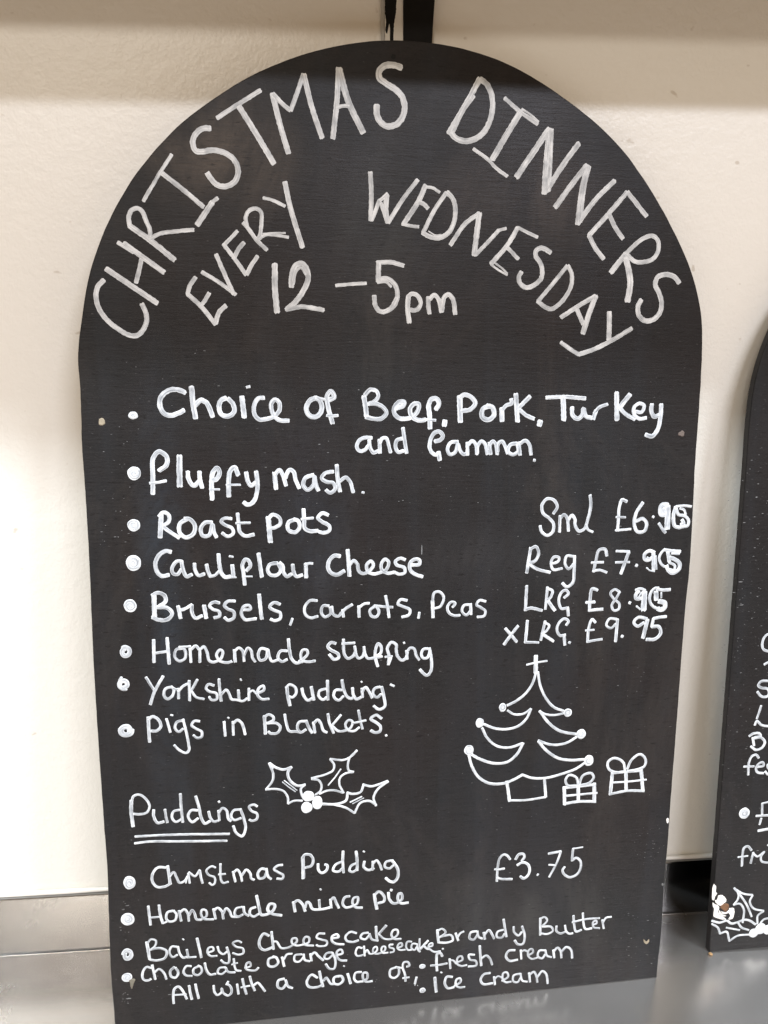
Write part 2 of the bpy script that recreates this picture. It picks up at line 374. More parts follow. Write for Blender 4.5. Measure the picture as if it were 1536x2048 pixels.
def panel(name, outline, thick, mat, parent, bev=0.0006, seed=0.0):
    pts = catmull(outline + [outline[0]], 0.004)[:-1]; n = len(pts)
    P = []
    for i, p in enumerate(pts):
        j = 0.00018*noise.noise(Vector((p[0]*120, p[1]*120, seed))) if p[1] > 0.004 else 0
        t = pts[(i+1) % n]-pts[i-1]; t = t/max(np.linalg.norm(t), 1e-9)
        P.append((p[0]+t[1]*j, max(0.0, p[1]-t[0]*j)))
    P = [q for i, q in enumerate(P) if math.dist(q, P[i-1]) > 0.0008]
    n = len(P); cx = sum(p[0] for p in P)/n; cz = sum(p[1] for p in P)/n
    def ring(off, y):
        out = []
        for i in range(n):
            a = P[i-1]; b = P[(i+1) % n]; tx, tz = b[0]-a[0], b[1]-a[1]; L = math.hypot(tx, tz) or 1
            nx, nz = -tz/L, tx/L
            if nx*(cx-P[i][0])+nz*(cz-P[i][1]) < 0: nx, nz = -nx, -nz
            out.append((P[i][0]+nx*off, y, max(P[i][1]+nz*off, 0.0)))
        return out
    R = [ring(bev, 0.0), ring(bev*0.3, bev*0.3), ring(0, bev), ring(0, thick-bev), ring(bev, thick)]
    vs = [v for r in R for v in r]; fs = [tuple(range(n))[::-1], tuple(range(4*n, 5*n))]
    for r in range(4):
        for i in range(n): fs.append((r*n+i, r*n+(i+1) % n, (r+1)*n+(i+1) % n, (r+1)*n+i))
    bm = bmesh.new(); bv = [bm.verts.new(v) for v in vs]
    for f in fs: bm.faces.new([bv[i] for i in f])
    bmesh.ops.recalc_face_normals(bm, faces=bm.faces[:]); bmesh.ops.triangulate(bm, faces=[f for f in bm.faces if len(f.verts) > 4])
    return bm_obj(name, bm, mat, parent)
def patch(name, poly, brd, mat, parent, h=0.0002, k=1.0, lift=0.00002, label=None):
    """A small raised flake or bare spot with the traced outline (photo pixels)."""
    U = [np.array(brd.uv(*p)) for p in poly]; c = sum(U)/len(U); P = catmull(U+[U[0]], 0.0006)[:-1]; n = len(P); vs = [(c[0], -(lift+h), c[1])]; fs = []
    for r_, hh in ((0.78, h), (1.0, 0)):
        for i, p in enumerate(P):
            j = 1+0.10*k*noise.noise(Vector((p[0]*900, p[1]*900, 4)))
            q = c+(p-c)*r_*j; vs.append((q[0], -(lift+hh), q[1]))
    for i in range(n):
        fs.append((0, 1+(i+1) % n, 1+i)); fs.append((1+i, 1+(i+1) % n, 1+n+(i+1) % n, 1+n+i))
    o = mesh_obj(name, vs, fs, mat, parent)
    if label: o['label'] = label
    return o
def blobpoly(x, y, rx, ry, n=9, j=0.25):
    return [(x+rx*(1+random.uniform(-j, j))*math.cos(2*math.pi*i/n), y+ry*(1+random.uniform(-j, j))*math.sin(2*math.pi*i/n)) for i in range(n)]
def specks(brd, parent, zones, name='paint_specks'):
    vs = []; fs = []
    for (x0, y0, x1, y1, cnt, s) in zones:
        for _ in range(cnt):
            x = random.uniform(x0, x1); y = random.uniform(y0, y1); u, v = brd.uv(x, y)
            r = 0.8*s*random.uniform(0.4, 1.0)*(1.6 if random.random() < 0.08 else 1); asp = random.choice((1, 1, 1.4, 2.6)); i0 = len(vs); m = 5
            for i in range(m):
                a = 2*math.pi*i/m+random.random()*0.5; vs.append((u+r*asp*math.cos(a), -0.00005, v+r*0.55*math.sin(a)))
            fs.append(tuple(range(i0, i0+m)))
    o = mesh_obj(name, vs, fs, M_speck, parent); o['kind'] = 'stuff'; return o

# ------------------------------------------------------------------ pen strokes, traced: R = zoomed window of the photograph, W = word, wN = stroke of width N, o = dot
STROKES = """
R 150 400 450 1536
W lettering big CHRISTMAS
w52 295,820 235,885 215,980 245,1110 330,1230 440,1320 560,1385 640,1385 710,1310 735,1220 720,1140 685,1065
w58 320,705 840,1055
w44 440,435 600,535
w56 500,445 910,740
w48 680,610 655,730 625,845
w60 555,260 780,420 1020,615
w48 560,260 550,180 580,105 640,85 690,120 730,220 765,300 770,380
w42 770,395 870,345 1000,325 1215,305
R 280 200 580 1536
w40 325,560 205,745 120,890 35,1035
w50 225,750 430,910 650,1095
w40 795,1005 735,1050
w58 740,1050 585,1280
w58 720,290 640,295 570,350 540,430 570,520 640,530 740,515 860,540 960,610 1005,720 975,830 880,885 790,870 730,810 690,750
w46 790,185 980,60 1100,-15 1234,-100
w60 1010,60 1180,330 1370,650
R 480 100 830 1536
w50 285,385 350,650 425,905
w40 290,385 380,480 440,530
w40 445,530 500,380 555,215
w48 560,215 630,500 720,770
w48 865,160 850,450 815,775
w56 870,165 950,450 1080,725
w32 845,508 900,492 960,492
w54 1415,155 1340,132 1270,140 1220,190 1225,250 1290,300 1380,360 1430,430 1445,520 1420,600 1360,660 1290,670 1230,630 1200,560 1200,485
R 860 130 1160 1536
W lettering big DINNERS
w56 510,140 380,380 190,700
w36 450,320 340,470 240,680
w56 515,145 590,210 635,330 640,440 610,580 540,700 440,765 350,780 260,745 215,690
w42 765,340 900,460 1100,605
w22 940,450 1030,510 1110,580
w60 925,485 780,720 640,965
w36 445,860 600,975 680,1060 790,1140
w60 885,1150 1060,890 1220,655
w60 1225,655 1190,1000 1170,1315
w44 1245,660 1235,900 1215,1290
w54 1190,1290 1350,1040 1520,805
R 1080 300 1400 1536
w50 145,550 290,350 450,145
w54 455,150 400,400 360,710
w32 475,160 430,350 390,690
w46 370,695 530,480 715,295
w44 835,405 660,610 470,820
w44 840,405 930,520 1020,635
w44 660,610 720,740 795,850
w44 470,820 530,940 610,1045
w50 680,1175 820,1000
w40 820,1000 900,920 990,850 1080,825 1130,870 1135,960 1090,1040 1000,1075 910,1070 840,1010
w58 820,1030 850,1150 865,1280 840,1450
w46 1335,1275 1290,1220 1210,1195 1130,1220 1105,1290 1140,1370 1165,1460 1150,1560 1090,1625 1010,1640 950,1590 940,1500 970,1440
R 350 340 650 1536
W lettering big EVERY
w46 210,1100 150,1190 130,1270
w48 130,1270 270,1400 415,1580
w44 270,1385 310,1330 350,1260
w50 415,1570 450,1460 520,1390
w42 275,1045 450,1150 620,1275
w46 420,865 505,1060 600,1270
w44 495,760 590,880 730,1075
w40 510,760 560,710 640,625
w46 600,910 650,810 705,745
w44 735,1070 785,970 845,885
w44 700,540 750,600 830,710 940,820
w42 740,590 725,480 760,415 830,395 880,430 885,540 865,680 840,710
w34 850,715 930,665 1040,670 1160,690
w20 900,655 1020,645 1130,645
w54 1125,125 1180,380 1305,790
w36 905,285 1000,310 1125,370
R 720 320 1020 1536
W lettering big WEDNESDAY
w48 105,125 115,300 110,620
w42 120,615 160,520 200,410
w36 200,420 280,345
w56 275,360 262,500 285,640
w36 215,440 275,640
w44 290,640 440,400 590,205
w52 670,260 600,420 450,650
w32 670,275 740,285 815,330
w44 600,430 650,450 695,495
w34 430,655 520,675 600,685
w44 885,335 770,500 645,745
w48 890,330 950,400 975,500 960,640 900,750 800,800 700,780 640,745
w14 700,730 770,770 830,765
w44 925,870 1080,650 1225,545
w56 1220,545 1195,750 1170,975
w40 1185,970 1300,850 1420,720
w32 1420,720 1495,700
R 980 440 1300 1536
w44 265,75 160,250 10,420
w32 270,75 350,115 455,165
w38 160,260 210,310 270,375
w20 5,425 80,480 165,530
w20 40,410 110,460 165,515
w44 580,315 530,280 480,270 440,300 440,350 480,410 500,480 490,560 430,620 350,650 290,610 275,550 300,500
w38 740,440 620,590 460,780
w40 745,440 780,510 780,620 730,730 660,810 590,855 520,830 455,780
w42 1010,730 840,830 680,935
w50 1015,730 950,900 890,1090
w42 830,850 895,1000
w48 1145,885 1145,1000 1140,1150
w42 1360,1040 1180,1150 1000,1240 850,1290
w38 850,1290 770,1240 680,1175
R 520 500 940 1536
W lettering big 12
w44 108,105 110,300 125,455
w40 230,270 232,190 260,115 310,100 345,150 350,220 310,310 250,390 200,430
w20 245,250 262,160 300,130 335,180
w34 190,435 300,415 390,425 465,440
W dash big -
w26 555,260 660,250 775,243
W lettering big 5pm
w32 855,92 960,90 1050,115
w38 868,90 865,230
w34 865,215 930,210 990,260 1005,330 985,400 930,445 880,450 845,410 835,335
w18 860,240 920,235 960,270
w30 900,455 960,420 1000,350
w36 1085,340 1080,430 1090,530
w32 1080,345 1110,320 1150,335 1175,390 1150,435 1090,440
w32 1230,345 1230,400 1238,465
w32 1240,360 1275,330 1305,360 1325,455
w34 1330,450 1345,350 1375,325 1410,360 1428,470
R 240 750 600 1536
W bullet body .
w26 90,335 130,335 110,350 95,345
o 112,345 40 32
W lettering body Choice
w42 555,150 490,125 420,130 350,190 340,260 380,330 440,345 500,325 545,300
w44 610,100 625,250 645,370
w42 640,260 690,215 740,240 770,300 790,355
w40 905,195 860,220 845,280 870,340 930,350 975,310 965,250 920,200
w44 1040,185 1050,270 1060,360
w24 1080,105 1108,98
w36 1230,195 1180,200 1145,260 1150,340 1190,380 1250,375 1310,355 1360,300 1355,230 1320,210 1290,250 1310,340 1360,385 1440,390
R 590 760 920 1536
W lettering body of
w44 200,165 140,190 105,260 125,320 180,345 235,310 250,240 225,185 190,165
w26 200,165 290,185
w42 320,185 365,160 335,105 298,150 315,280 350,405
w28 295,330 345,335 400,330
W lettering body Beef,
w46 640,150 655,240 665,335
w36 650,140 700,90 760,105 775,150 740,200 680,225
w38 690,218 770,225 835,270 850,310 800,360 730,360 660,345
w40 945,265 1010,235 1015,205 970,205 925,260 925,310 970,355 1040,360 1110,330 1150,270 1150,225 1110,220 1070,270 1090,340 1150,375 1215,370
w44 1258,450 1252,330 1245,230 1270,180 1315,175 1340,220 1310,275
w24 1225,370 1310,375
w46 1395,378 1390,425
W lettering body and
w34 715,540 660,535 600,560 575,620 600,660 650,650 690,600
w34 690,560 700,630 730,675 775,660
w34 785,555 792,680
w32 790,590 810,545 850,540 870,600 890,675
w34 1000,545 950,560 935,620 960,670 1010,660
w34 1005,445 1020,560 1038,680
W lettering body Gammon
w36 1300,570 1350,560 1375,520 1340,480 1290,500 1255,580 1260,650 1300,695 1340,690
w40 1335,670 1348,745
R 880 760 1360 1536
w22 115,395 70,400 48,440 62,475 95,465 115,410 128,450 150,475 178,465
w22 175,400 176,480
w22 180,415 205,390 228,410 236,475
w22 238,470 242,420 265,392 288,410 302,475
w22 315,400 325,475
w22 315,420 338,392 355,410 366,475
w22 368,460 372,410 395,392 415,420 432,470
w22 490,405 450,415 435,455 465,478 500,455 495,415
w22 505,400 512,480
w22 508,410 545,388 570,410 582,478
w18 598,512 608,515
W lettering body Pork,
w34 125,105 130,268
w28 122,115 155,95 200,110 225,150 190,190 132,197
w30 320,165 275,185 270,235 305,255 345,225 335,175 300,165
w30 395,180 397,262
w24 395,195 425,162 458,150 455,122
w30 485,90 496,265
w26 575,105 500,180
w24 505,185 550,225 600,248
w34 642,262 634,290
W lettering body Turkey
w24 680,112 800,108 930,118
w32 788,110 792,255
w26 845,175 848,225 880,248 910,225 918,185 932,230 970,243
w26 980,250 998,195
w20 985,215 1020,175 1072,155
w30 1130,80 1132,255
w30 1215,92 1150,175
w24 1150,180 1190,220 1245,250
w22 1250,202 1290,205 1305,165 1275,150 1242,175 1242,220 1275,248 1320,242
w26 1355,155 1352,200 1370,235 1400,225
w26 1415,155 1410,240 1390,320 1355,360 1315,350
R 240 880 750 1536
W bullet body .
o 85,200 40 40
W lettering body fluffy
w28 198,325 198,220 200,110 235,70 280,100 280,150 235,185
w18 180,260 230,255 278,245
w34 358,95 360,280
w26 408,190 415,240 445,275 478,245
w26 478,190 482,240 495,288
w28 555,358 552,270 560,195 585,170 600,200 575,240 548,235
w14 540,298 600,298
w28 655,340 655,240 665,185 690,165 712,210
w14 640,270 725,270
w26 760,195 768,240 790,275 818,255
w26 820,190 828,290 805,370 770,390 745,375
W lettering body mash.
w26 930,195 940,295
w24 930,215 960,180 980,210 1000,275
w24 995,230 1020,180 1045,190 1058,240 1080,290
w24 1165,210 1115,230 1105,275 1130,300 1165,270 1172,220 1180,270 1195,305
w22 1285,190 1235,200 1215,230 1240,250 1285,260 1295,295 1265,318 1240,300
w24 1305,150 1312,240 1325,310
w22 1322,250 1360,225 1385,250 1405,315
w14 1458,315 1470,318
R 240 1000 700 1536
W bullet body .
o 92,168 42 40
W lettering body Roast
w32 275,95 268,250
w26 260,110 290,82 325,100 325,145 285,172
w26 285,175 330,210 395,252
w28 450,125 400,160 400,220 440,250 490,225 500,170 465,128 430,125
w26 615,150 570,150 540,190 552,238 595,235 618,165 628,215 645,250
w22 745,125 700,122 675,142 700,165 750,190 755,225 720,243 682,220
w24 785,90 792,150 800,210 835,240 895,230
w18 775,155 870,152
W lettering body pots
w32 990,115 1005,280
w24 985,130 1020,98 1065,120 1070,160 1030,185 995,188
w26 1170,130 1125,150 1125,200 1170,215 1200,180 1190,140 1160,128
w26 1225,60 1230,130 1235,190 1270,208 1320,205
w18 1210,128 1290,120
w24 1390,100 1350,88 1322,120 1350,145 1395,170 1400,202 1360,218 1330,212
R 240 1080 560 1536
W bullet body .
o 130,220 72 72
W lettering body Cauliflour
w40 490,115 440,105 380,140 340,220 355,300 400,345 470,335
w34 595,205 545,205 500,270 510,320 550,330 590,280
w36 590,200 602,270 640,350 690,330
w34 715,225 722,290 755,340 810,325
w36 830,235 845,300 870,352
w28 860,350 910,340 950,300
w38 945,135 955,240 975,320 1010,355 1060,350
w38 1078,240 1090,355
w18 1060,360 1115,358
w22 1050,155 1085,162
w36 1198,430 1185,310 1175,240 1205,185 1240,205 1250,250 1212,295
w18 1180,350 1270,350
w38 1330,130 1345,240 1362,352
R 550 1080 870 1536
w34 25,220 -48,235 -70,290 -40,335 20,335 55,290 30,225
w34 45,215 75,250 82,310 115,350 160,325
w34 170,235 178,300 205,350 262,335
w36 295,225 300,358
w26 290,260 320,225 362,225
W lettering body Cheese
w38 625,155 570,150 520,200 510,270 545,320 600,332 665,295
w38 697,95 705,200 715,345
w32 715,240 755,198 790,230 805,300 845,322 900,300 945,240 920,202 880,240 890,300 940,325 1000,315 1070,280 1090,210 1055,185 1020,230 1028,290 1080,318 1140,310
w30 1250,190 1205,175 1155,205 1170,240 1240,265 1245,312 1200,328 1140,308
w34 1310,240 1385,232 1385,192 1340,185 1295,225 1302,295 1350,330 1415,352
R 230 1170 610 1536
W bullet body .
o 122,168 50 50
W lettering body Brussels,
w38 315,80 320,262
w32 300,85 345,62 400,85 410,130 345,180
w32 335,180 420,185 462,230 430,275 360,283 300,258
w30 510,170 530,270
w26 525,205 570,190 620,158
w28 622,160 622,220 650,268 705,248
w32 720,165 738,268
w26 845,145 800,138 765,165 790,195 840,212 845,252 800,265
w26 970,130 910,132 885,165 910,192 960,215 960,265 915,285 885,262
w26 1040,200 1095,195 1085,165 1040,175 1022,230 1050,278 1140,272
w30 1165,75 1175,180 1187,275
w26 1335,155 1285,142 1250,178 1290,205 1335,225 1335,270 1290,288 1258,275
w20 1435,270 1415,325
R 590 1170 990 1536
W lettering body carrots,
w22 170,120 115,120 75,170 80,225 120,252 175,240
w22 260,160 215,160 202,210 230,245 272,220 270,170
w22 282,165 295,225 330,240 360,210 390,180 440,150
w22 365,190 372,245
w24 490,160 492,245
w20 490,175 530,145 570,140
w22 615,160 575,195 588,238 625,243 645,205 625,165
w20 610,158 700,168 750,170
w22 695,82 712,170 722,250
w22 860,118 810,112 790,145 830,165 882,190 875,228 820,246
w20 955,210 948,255
W lettering body Peas
w26 1056,120 1060,250
w20 1055,130 1070,60 1110,52 1142,95 1115,165 1070,180
w20 1210,170 1230,140 1200,130 1170,170 1185,215 1225,235 1265,232
w20 1345,150 1300,155 1282,200 1315,230 1348,200
w22 1348,145 1352,225
w20 1465,125 1415,118 1395,152 1430,175 1462,200 1450,238 1400,245
R 220 1260 620 1536
W bullet body .
o 120,168 46 48 h
W lettering body Homemade
w26 335,75 338,248
w26 438,60 455,260
w20 345,178 430,165
w22 560,140 510,150 498,205 530,238 572,222 580,170 560,138 530,132
w18 540,130 590,128 620,125
w22 615,140 622,248
w22 620,150 660,122 685,150
w22 690,145 690,248
w22 690,150 720,128 745,170 760,230 790,246 850,220 865,165 845,152 818,190 840,235 900,250 935,240
w24 955,150 962,245
w22 958,160 990,137 1018,160 1030,240
w22 1030,190 1060,137 1085,160 1095,215 1115,243
w22 1210,150 1160,142 1138,190 1155,232 1195,220 1212,150 1225,205 1245,240 1290,228
w22 1360,160 1310,162 1290,210 1320,243 1360,225
w24 1370,68 1378,150 1395,220 1430,253 1480,240
R 600 1260 900 1536
w28 -10,320 40,290 80,240 68,205 28,205 8,250 20,305 80,325 155,316
W lettering body stuffing
w32 365,138 320,128 285,170 320,205 390,245 395,285 350,300 300,250
w30 445,95 445,180 455,250 490,290 540,270 570,220
w28 560,165 575,250 600,290 640,270 660,220
w28 430,140 560,132
w28 655,170 665,240 695,290 760,285 840,270
w30 795,372 775,300 770,220 800,140 830,170 825,240 785,265
w30 905,355 910,260 895,185 935,125 985,150 985,200 1000,270 1045,310 1085,285 1100,230
w22 870,275 945,268
w28 930,285 905,352
w22 1062,125 1068,138
w26 1088,210 1100,298
w28 1095,220 1130,182 1170,195 1190,260 1220,305
w28 1310,190 1262,198 1242,250 1262,288 1305,280 1330,210
w30 1325,185 1345,300 1340,420 1300,465 1260,440 1228,405
R 220 1340 560 1536
W bullet body .
o 125,130 56 52 h
w24 85,95 105,65
W lettering body Yorkshire
w26 325,65 360,120 395,175
w28 480,55 400,200 365,312
w26 560,150 500,172 488,230 520,262 565,230 575,175 555,150
w22 565,160 600,175 620,170
w26 620,180 620,258
w24 615,195 660,145 710,120
w26 715,95 720,275
w24 790,85 735,185
w24 735,190 780,245 850,262
w24 940,140 890,128 868,165 900,195 960,210 965,262 920,270 895,240
w26 985,80 992,180 1005,280
w24 1000,225 1050,180 1080,220 1100,265 1145,270 1200,280 1240,255
w26 1160,180 1165,262
w16 1178,80 1187,95
w24 1255,165 1255,275
w20 1255,205 1290,185 1320,212
w24 1320,215 1390,180 1385,142 1345,165 1332,220 1370,262 1435,260
R 510 1340 830 1536
W lettering body pudding.
w32 305,160 315,250 335,340
w26 300,170 330,140 385,165 395,220 360,262 325,255
w28 450,175 465,240 505,290 552,272
w30 540,160 565,288
w26 680,180 620,200 612,250 650,285 690,260
w28 695,100 700,288
w26 835,190 770,195 757,255 800,290 850,250
w28 835,95 850,180 880,250 920,273 960,250
w28 935,170 945,240 975,280 1020,258
w16 1018,108 1026,118
w26 1025,175 1032,260
w28 1025,215 1060,165 1090,200 1125,265
w26 1200,160 1148,178 1132,228 1170,262 1212,230
w28 1215,160 1240,270 1245,350 1190,378 1140,345
w22 1300,138 1335,155
R 220 1340 560 1536
W bullet body .
o 145,545 70 58 h
W lettering body pigs
w30 345,425 350,540 358,650
w28 345,450 385,420 440,452 458,510 420,550 372,550
w24 510,440 528,500 545,562
w18 548,405 568,410
w24 660,455 605,470 588,525 620,558 660,530
w24 660,445 690,560 712,680 715,720 690,748 630,725 580,678
w24 810,462 760,462 738,500 780,530 830,560 825,605 785,612 755,588
W lettering body in
w24 1030,465 1042,597
w16 1064,428 1075,436
w24 1110,465 1115,587
w26 1110,485 1150,452 1190,480 1222,582
R 510 1340 830 1536
W lettering body Blankets.
w32 90,440 100,612
w26 95,445 130,427 175,450 175,480 120,510
w26 110,510 210,512 243,550 215,603 150,608 128,590
w26 285,425 300,510 330,585 400,590 440,600
w26 490,490 425,500 407,558 440,598 490,570
w28 490,485 520,560 548,602
w26 560,500 575,602
w26 565,510 600,477 630,510 660,585 690,600
w26 700,420 715,510 755,605
w24 825,430 740,530
w24 740,535 800,585 870,580 920,550 935,495 900,480 868,520 890,575 950,585 1000,550
w24 993,385 1010,480 1032,565
w22 930,512 1065,482
w28 1215,465 1160,432 1112,470 1160,502 1203,540 1198,588 1150,600 1112,580
w22 1255,622 1262,634
R 240 1560 540 1536
W lettering body Puddings
w38 135,475 115,330 115,210
w26 115,250 140,165 200,150 270,200 303,270 270,335 200,350 140,347
w30 345,305 345,370 385,438 450,425
w28 460,300 470,370 485,435
w26 610,305 550,320 532,380 570,428 630,400
w30 618,140 628,300 643,432
w28 795,310 730,310 697,370 740,430 800,390
w30 775,165 810,280 830,380 870,445 920,420
w28 908,320 925,385 960,425 1010,415
w24 1010,215 1018,228
w26 1008,310 1018,412
w28 1010,335 1050,287 1090,310 1110,395 1135,420
w26 1230,300 1165,310 1138,370 1170,408 1240,388
w28 1232,295 1270,400 1285,500 1250,575 1190,540 1160,470
w26 1405,270 1370,252 1322,272 1345,315 1403,345 1400,400 1350,418 1325,405
W underline body =
w26 155,578 600,558 1120,552
W underline body =
w26 150,648 300,630 600,628 1095,622
R 500 1490 800 1536
W holly_leaf thin leaf
w24 195,185 238,300 228,370 165,455
w18 205,185 235,240
w22 160,456 260,450 340,470 385,530 390,600
w22 390,600 450,572 535,570
w26 200,185 270,232 350,250 425,225
w28 425,225 388,280 402,350 450,400 500,418 565,405
w24 560,405 520,450 530,510 548,545
w12 332,378 400,432 465,478
w11 350,362 415,412 482,464
W holly_leaf thin leaf
w22 1095,52 1040,112 960,152 820,142
w22 820,145 860,200 850,260 780,298 630,340
w22 630,348 700,360 732,410 720,470 670,510
w22 1095,58 1022,130 1002,200 1012,260 1060,275
w22 1060,275 980,290 925,330 915,400 960,490
w22 950,488 870,465 790,467 710,500
w15 930,245 870,330 800,412
W holly_leaf thin leaf
w26 740,602 870,605 980,570 1000,485
w24 995,485 1040,500 1130,482 1165,400
w24 1160,405 1240,422 1320,402 1410,367
w24 1415,372 1310,450 1265,540 1290,622
w24 1292,612 1220,572 1130,592 1070,697
w24 1070,695 980,642 870,612 740,605
w16 1025,585 1145,527
w11 1050,600 1165,542
W berry body berry
o 598,525 60 52
W berry body berry
o 690,590 52 68
W berry body berry
o 580,640 56 54
R 900 1300 1320 1536
W tree_top_star thin cross
w30 628,42 627,165
w14 560,108 630,92 710,80
W tree_outline thin tree
w18 630,160 600,250 550,320 480,375 418,405
w16 420,442 470,470 540,465 590,430
w18 592,430 560,500 500,555 420,578 330,573 250,543
w18 235,570 270,640 340,700 430,713 530,682
w20 535,680 490,760 420,818 320,828 220,798 160,765
w20 138,770 160,850 210,930 290,975 390,975 460,950 530,912
w18 530,912 600,935 700,935 820,905 920,868 985,825
w18 642,160 660,260 700,350 760,418 830,445
w16 830,462 770,475 700,470 655,447
w20 655,445 720,530 800,590 920,615
w18 925,635 860,675 780,693 720,688 645,662
w20 645,665 700,730 790,790 880,805 980,800
W tree_pot thin pot
w22 415,960 425,1030 435,1105
w16 430,1100 560,1097 700,1075
w20 690,935 700,1075
W bauble thin bauble
o 385,420 26 30
W bauble thin bauble
o 218,533 30 34
W bauble thin bauble
o 138,732 34 36
W bauble thin bauble
o 862,458 28 30
W bauble thin bauble
o 958,615 34 34
W bauble thin bauble
o 1015,808 34 38
W present thin small
w24 835,1000 838,1130
w20 830,1125 940,1108 1065,1108
w26 1055,975 1055,1108
w20 830,1008 930,998 1060,982
w16 835,1068 1075,1045
w24 938,1000 938,1105
w18 940,990 920,930 870,915 845,950 860,990 930,992
w18 945,982 970,920 1030,900 1050,930 1020,970 950,990
W present thin large
w24 1188,895 1172,1055
w18 1165,1055 1290,1030 1420,1030
w24 1398,875 1410,1030
w18 1190,900 1290,890 1400,882
w14 1175,970 1300,962 1435,948
w24 1287,890 1287,1030
w18 1280,885 1265,820 1200,790 1155,820 1162,870 1210,893 1280,888
w18 1295,870 1330,800 1390,762 1430,800 1420,850 1360,875 1300,885
R 1000 970 1410 1536
W lettering body Sml
w22 400,215 430,160 400,110 350,105 315,150 322,210 370,250 400,290 395,350 355,378 312,350 300,305
w22 450,230 445,352
w22 455,245 480,222 502,245 512,345
w22 512,260 540,227 562,260 562,300 590,345 630,330 660,250 680,150 675,75
w18 645,290 660,335 695,352
W price body £6.95
w22 950,125 915,110 893,170 888,240 880,345
w15 870,240 940,242
w17 865,340 980,330
w24 1070,130 1020,210 1005,290 1030,350 1080,345 1098,290 1070,252 1020,270
w18 1143,235 1153,242
R 1300 990 1400 952
w90 340,190 240,190 200,270 205,360 270,365 330,290
w60 250,250 270,320
w105 335,210 335,350 325,640
w54 165,540 230,640 290,720
w46 785,220 650,205 490,218
w66 490,225 450,350 445,500 470,590 550,615 660,580
w56 500,260 540,370 660,400 730,480 715,580 620,605
w62 605,470 640,540 580,560
w42 570,255 645,280 680,370
R 1000 970 1410 1536
W lettering body Reg
w24 230,470 200,658
w22 225,480 268,462 290,510 260,570 210,583
w22 215,590 280,630 375,655
w20 385,592 438,570 440,542 400,542 382,590 400,633 465,625
w20 550,535 500,532 487,590 515,628 552,590
w22 558,530 555,640 545,730 500,763 467,735
W price body £7.95
w22 800,530 788,482 742,488 720,560 700,650
w18 685,582 775,578
w18 695,645 745,637 800,655
w18 870,495 970,498
w24 965,500 905,665
w17 865,580 970,577
w22 1017,600 1027,605
R 1270 1080 1370 952
w62 370,235 270,205 182,270 182,365 250,385 330,330
w32 225,330 280,355
w72 345,230 350,400 350,570
w28 395,300 410,560
w28 215,525 280,580 370,600
w48 570,172 500,240 457,350 500,460 560,508
w56 550,185 700,205 865,215
w68 625,230 640,320 650,400
w46 700,255 845,262
w72 655,330 760,370 848,450 830,560 710,625 625,560 600,485
w46 645,425 760,490 740,570 660,560
R 1000 970 1410 1536
W lettering body LRG
w22 200,755 190,940
w22 185,935 230,922 315,940
w20 355,765 340,930
w20 355,775 392,792 380,840 350,868
w24 360,870 385,905 410,940
w20 480,845 513,812 490,787 455,812 440,870 460,925 505,920
w22 505,915 512,980
W price body £8.95
w22 730,787 690,778 675,850 670,940
w22 645,880 710,877
w22 665,940 770,930
w18 895,800 860,782 828,810 850,850 893,890 888,930 852,940 837,900 870,850 897,800
w22 967,880 977,885
R 1250 1160 1350 952
w52 200,192 300,165 380,200
w66 260,205 205,280 212,355 300,350
w105 370,230 362,400 352,570
w30 310,230 260,330
w38 215,497 290,560
w52 640,152 560,162 482,260 470,400 530,500 640,555
w58 600,172 720,190 858,182
w86 588,220 592,380
w32 690,240 690,340
w86 645,405 755,435 755,520 680,565 620,545
R 1000 970 1410 1536
W lettering body xLRG.
w22 40,1075 80,1120 125,1175
w22 135,1055 85,1120 30,1195
w22 205,1015 190,1180
w18 185,1177 290,1180
w20 338,1020 305,1163
w18 330,1030 368,1052 345,1095 310,1115
w22 320,1118 400,1170
w20 495,1050 513,1020 480,1002 437,1040 427,1090 450,1128 490,1122
w22 480,1125 485,1198
w20 515,1178 525,1183
W price body £9.95
w20 715,1030 690,1007 667,1060 655,1178
w15 640,1090 705,1085
w18 650,1175 700,1165 765,1155
w18 875,1005 820,1003 797,1050 830,1073 868,1040
w22 880,1005 865,1173
w22 910,1131 920,1136
w22 1100,1002 1035,992 1002,1030 1030,1058 1078,1030
w28 1105,1008 1070,1145
w22 1245,985 1200,990 1150,1000
w22 1150,1000 1135,1062
w24 1135,1060 1188,1062 1203,1110 1160,1153 1095,1157
R 230 1690 530 1536
W bullet body .
o 148,385 60 66
W lettering body Christmas
w28 520,230 440,230 387,290 382,370 430,428 510,425 575,390
w30 540,212 552,300 565,402
w26 560,320 600,277 630,330 660,385 710,370 745,320
w24 750,290 765,390
w14 740,330 725,390
w24 755,277 820,318 868,255
w26 868,258 880,330 897,390
w22 1030,230 990,217 937,260 960,305 1018,330 1022,388 995,408 965,385
w24 1080,190 1080,300 1087,360 1110,388 1160,376
w22 1060,300 1130,295
w26 1208,270 1232,375
w26 1215,280 1250,252 1280,285 1302,370
w26 1300,310 1345,252 1385,290 1395,340 1425,355
R 510 1690 830 1536
w26 110,235 62,227 27,275 42,320 88,310 112,260
w26 108,225 125,300 155,327
w24 265,190 220,197 182,230 220,260 270,290 262,323 210,322
W lettering body Pudding
w34 460,115 463,320
w26 452,130 480,92 530,95 558,140 540,198 482,218
w26 605,180 610,240 640,267 688,240 693,195 670,187
w24 835,158 772,190 750,243 800,255 843,220
w26 845,58 842,150 850,266
w24 970,175 922,200 907,245 940,258 980,230
w28 970,60 980,150 980,243
w26 1050,155 1045,210 1090,240 1140,220
w18 1038,58 1052,66
w24 1130,155 1130,240
w24 1135,175 1165,147 1195,180 1217,237
w24 1310,147 1257,162 1247,208 1290,223 1332,190
w28 1315,145 1370,230 1370,310 1330,353 1282,340 1255,315
R 230 1690 530 1536
